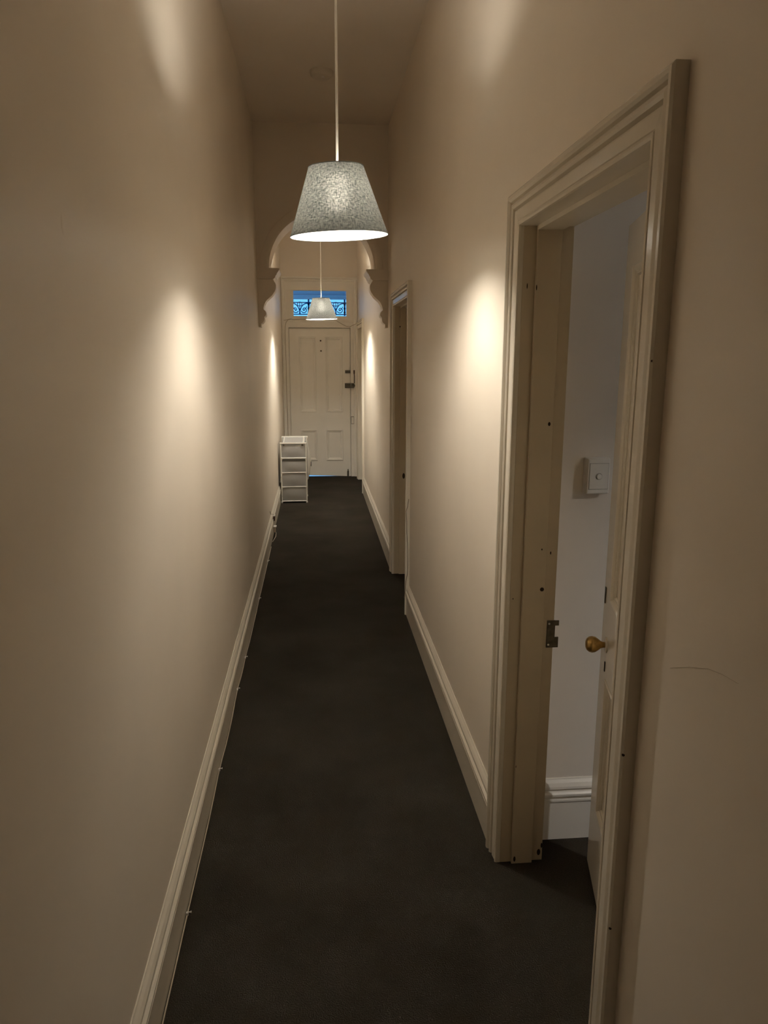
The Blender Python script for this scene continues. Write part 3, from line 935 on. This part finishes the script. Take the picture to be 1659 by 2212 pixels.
# ------------------------------------------------------------------ small fittings and wires on the left baseboard
XS = XL + 0.021
CLIPS = [(1.986, .012), (2.763, .027), (3.488, .036), (3.914, .025), (4.971, .016), (5.966, .010)]
CL = ['small white cable clip on the baseboard, nearest to the viewer', 'small white cable clip on the baseboard, second from the viewer', 'small white cable clip on the baseboard, third from the viewer',
      'small white cable clip on the baseboard, fourth from the viewer', 'small white cable clip on the baseboard, fifth from the viewer', 'small white cable clip on the baseboard, farthest from the viewer']
for (y, z), lb in zip(CLIPS, CL):
    Q = tag(empty('cable_clip', (XS, y, z)), lb, 'cable clip', 'cable clips along the baseboard')
    g = MB(); g.box(0, .007, -.004, .004, -.006, .004); g.build('saddle', M_PLASTIC, Q, bevel=.001)
    g = MB(); g.tube([(0, 0, .004), (.014, 0, .0045)], .0016, 8); g.lathe([(.0005, .0165), (.0030, .016), (.0033, .0145), (.0033, .0135)], (0, 0, .0045), 'X', 10)
    g.build('nail', M_PLASTIC, Q)
g = MB()
pts = []
for i in range(60):
    y = -1.0 + 7.85 * i / 59
    zc = .006
    for yc, z_ in CLIPS:
        zc = max(zc, (z_ - .004) * math.exp(-((y - yc) / .22) ** 2))
    pts.append((XS + .003, y, zc))
pts = [p for p in pts if p[1] < 6.5]
g.tube(pts, .0022, 6)
tag(g.build('telephone_cable', M_WIRE, smooth=True), 'thin pale cable along the foot of the baseboard', 'cable')
Q = tag(empty('socket_box', (XS, 6.93, .03)), 'small white socket box low on the baseboard', 'socket')
g = MB(); g.box(0, .027, -.035, .035, .048, .056); g.build('lid', M_PLASTIC, Q, bevel=.002)
g = MB(); g.box(0, .018, -.030, .030, .0, .048); g.build('case', M_DETECT, Q, bevel=.002)
g = MB(); g.tube([(.016, -.031, .02), (.026, -.05, .0), (.024, -.10, -.022), (.012, -.22, -.026), (.004, -.30, -.024)], .002, 6); g.build('lead', M_WIRE, Q, smooth=True)
Q = tag(empty('junction_box', (XS, 6.93, .142)), 'small brown box with a white cap on the baseboard', 'junction box')
g = MB(); g.box(0, .016, -.028, .028, 0, .044); g.build('case', M_BROWN, Q, bevel=.002)
g = MB(); g.box(0, .018, -.030, .030, .044, .051); g.build('cap', M_PLASTIC, Q, bevel=.002)
g = MB(); g.tube([(.010, -.01, .05), (.008, -.03, .062), (-.010, -.07, .075), (-.017, -.12, .085), (-.018, -.16, .12)], .0022, 6); g.build('lead', M_DARKWIRE, Q, smooth=True)

# an old paint run on the left wall, a hairline crack in the right wall
g = MB()
for k in range(13):
    a = math.pi * k / 12
    for q in range(9):
        b_ = math.pi * q / 8
        g.v.append((XL - .0003 + .0014 * math.sin(a) * math.sin(b_), 1.419 + .009 * math.sin(a) * math.cos(b_), 1.894 + .020 * math.cos(a)))
for k in range(12):
    for q in range(8):
        i0 = k * 9 + q
        g.f.append((i0, i0 + 1, i0 + 10, i0 + 9))
o = g.build('paint_run', M_WALL, bpy.data.objects['wall_left'], smooth=True)
g = MB(); g.tube([(XR - .0002, y, z) for y, z in ((1.121, 1.150), (1.06, 1.178), (1.006, 1.199), (.968, 1.207), (.926, 1.212))], .0005, 5)
g.build('hairline_crack', M_WIRE, bpy.data.objects['wall_right'])

# wires around the front door
yw = yf - 0.008
BW = tag(empty('bell_wire', (0.08, yw, 2.15)), 'thin painted wire draped over and down beside the front door', 'wire')
g = MB()
g.tube([(-.41, yw, 2.155), (-.37, yw, 2.158), (-.33, yw - .004, 2.168), (-.31, yw - .006, 2.172), (-.29, yw, 2.165), (-.2, yw, 2.166), (.0, yw, 2.168), (.30, yw, 2.155), (.38, yw, 2.11), (.44, yw, 2.08), (.49, yw, 2.075), (.545, yw - .02, 2.10), (.578, yw - .02, 2.115)], .004, 6)
part(g, 'draped_run', M_WIRE, BW, smooth=True)
g = MB()
g.tube([(-.31, yw, 2.170), (-.35, yw - .006, 2.160), (-.375, yw - .006, 2.13), (-.39, yw - .008, 2.07), (-.394, yw - .010, 1.9), (-.388, yw - .010, 1.6), (-.392, yw - .010, 1.2), (-.385, yw - .010, .8), (-.388, yw - .010, .3), (-.388, yw - .010, .02)], .004, 6)
part(g, 'drop', M_WIRE, BW, smooth=True)
# loose wire on the middle doorway frame
yd = D2[0] - AW - 0.004
g = MB()
g.tube([(.585, yd, .78), (.578, yd, .73), (.567, yd - .004, .70), (.573, yd, .64), (.574, yd, .56), (.580, yd, .46), (.582, yd, .36), (.580, yd, .28), (.570, yd, .23), (.566, yd - .003, .17), (.560, yd - .006, .12)], .0018, 6)
tag(g.build('loose_wire', M_DARKWIRE, smooth=True), 'thin dark wire hanging on the middle doorway frame', 'wire')
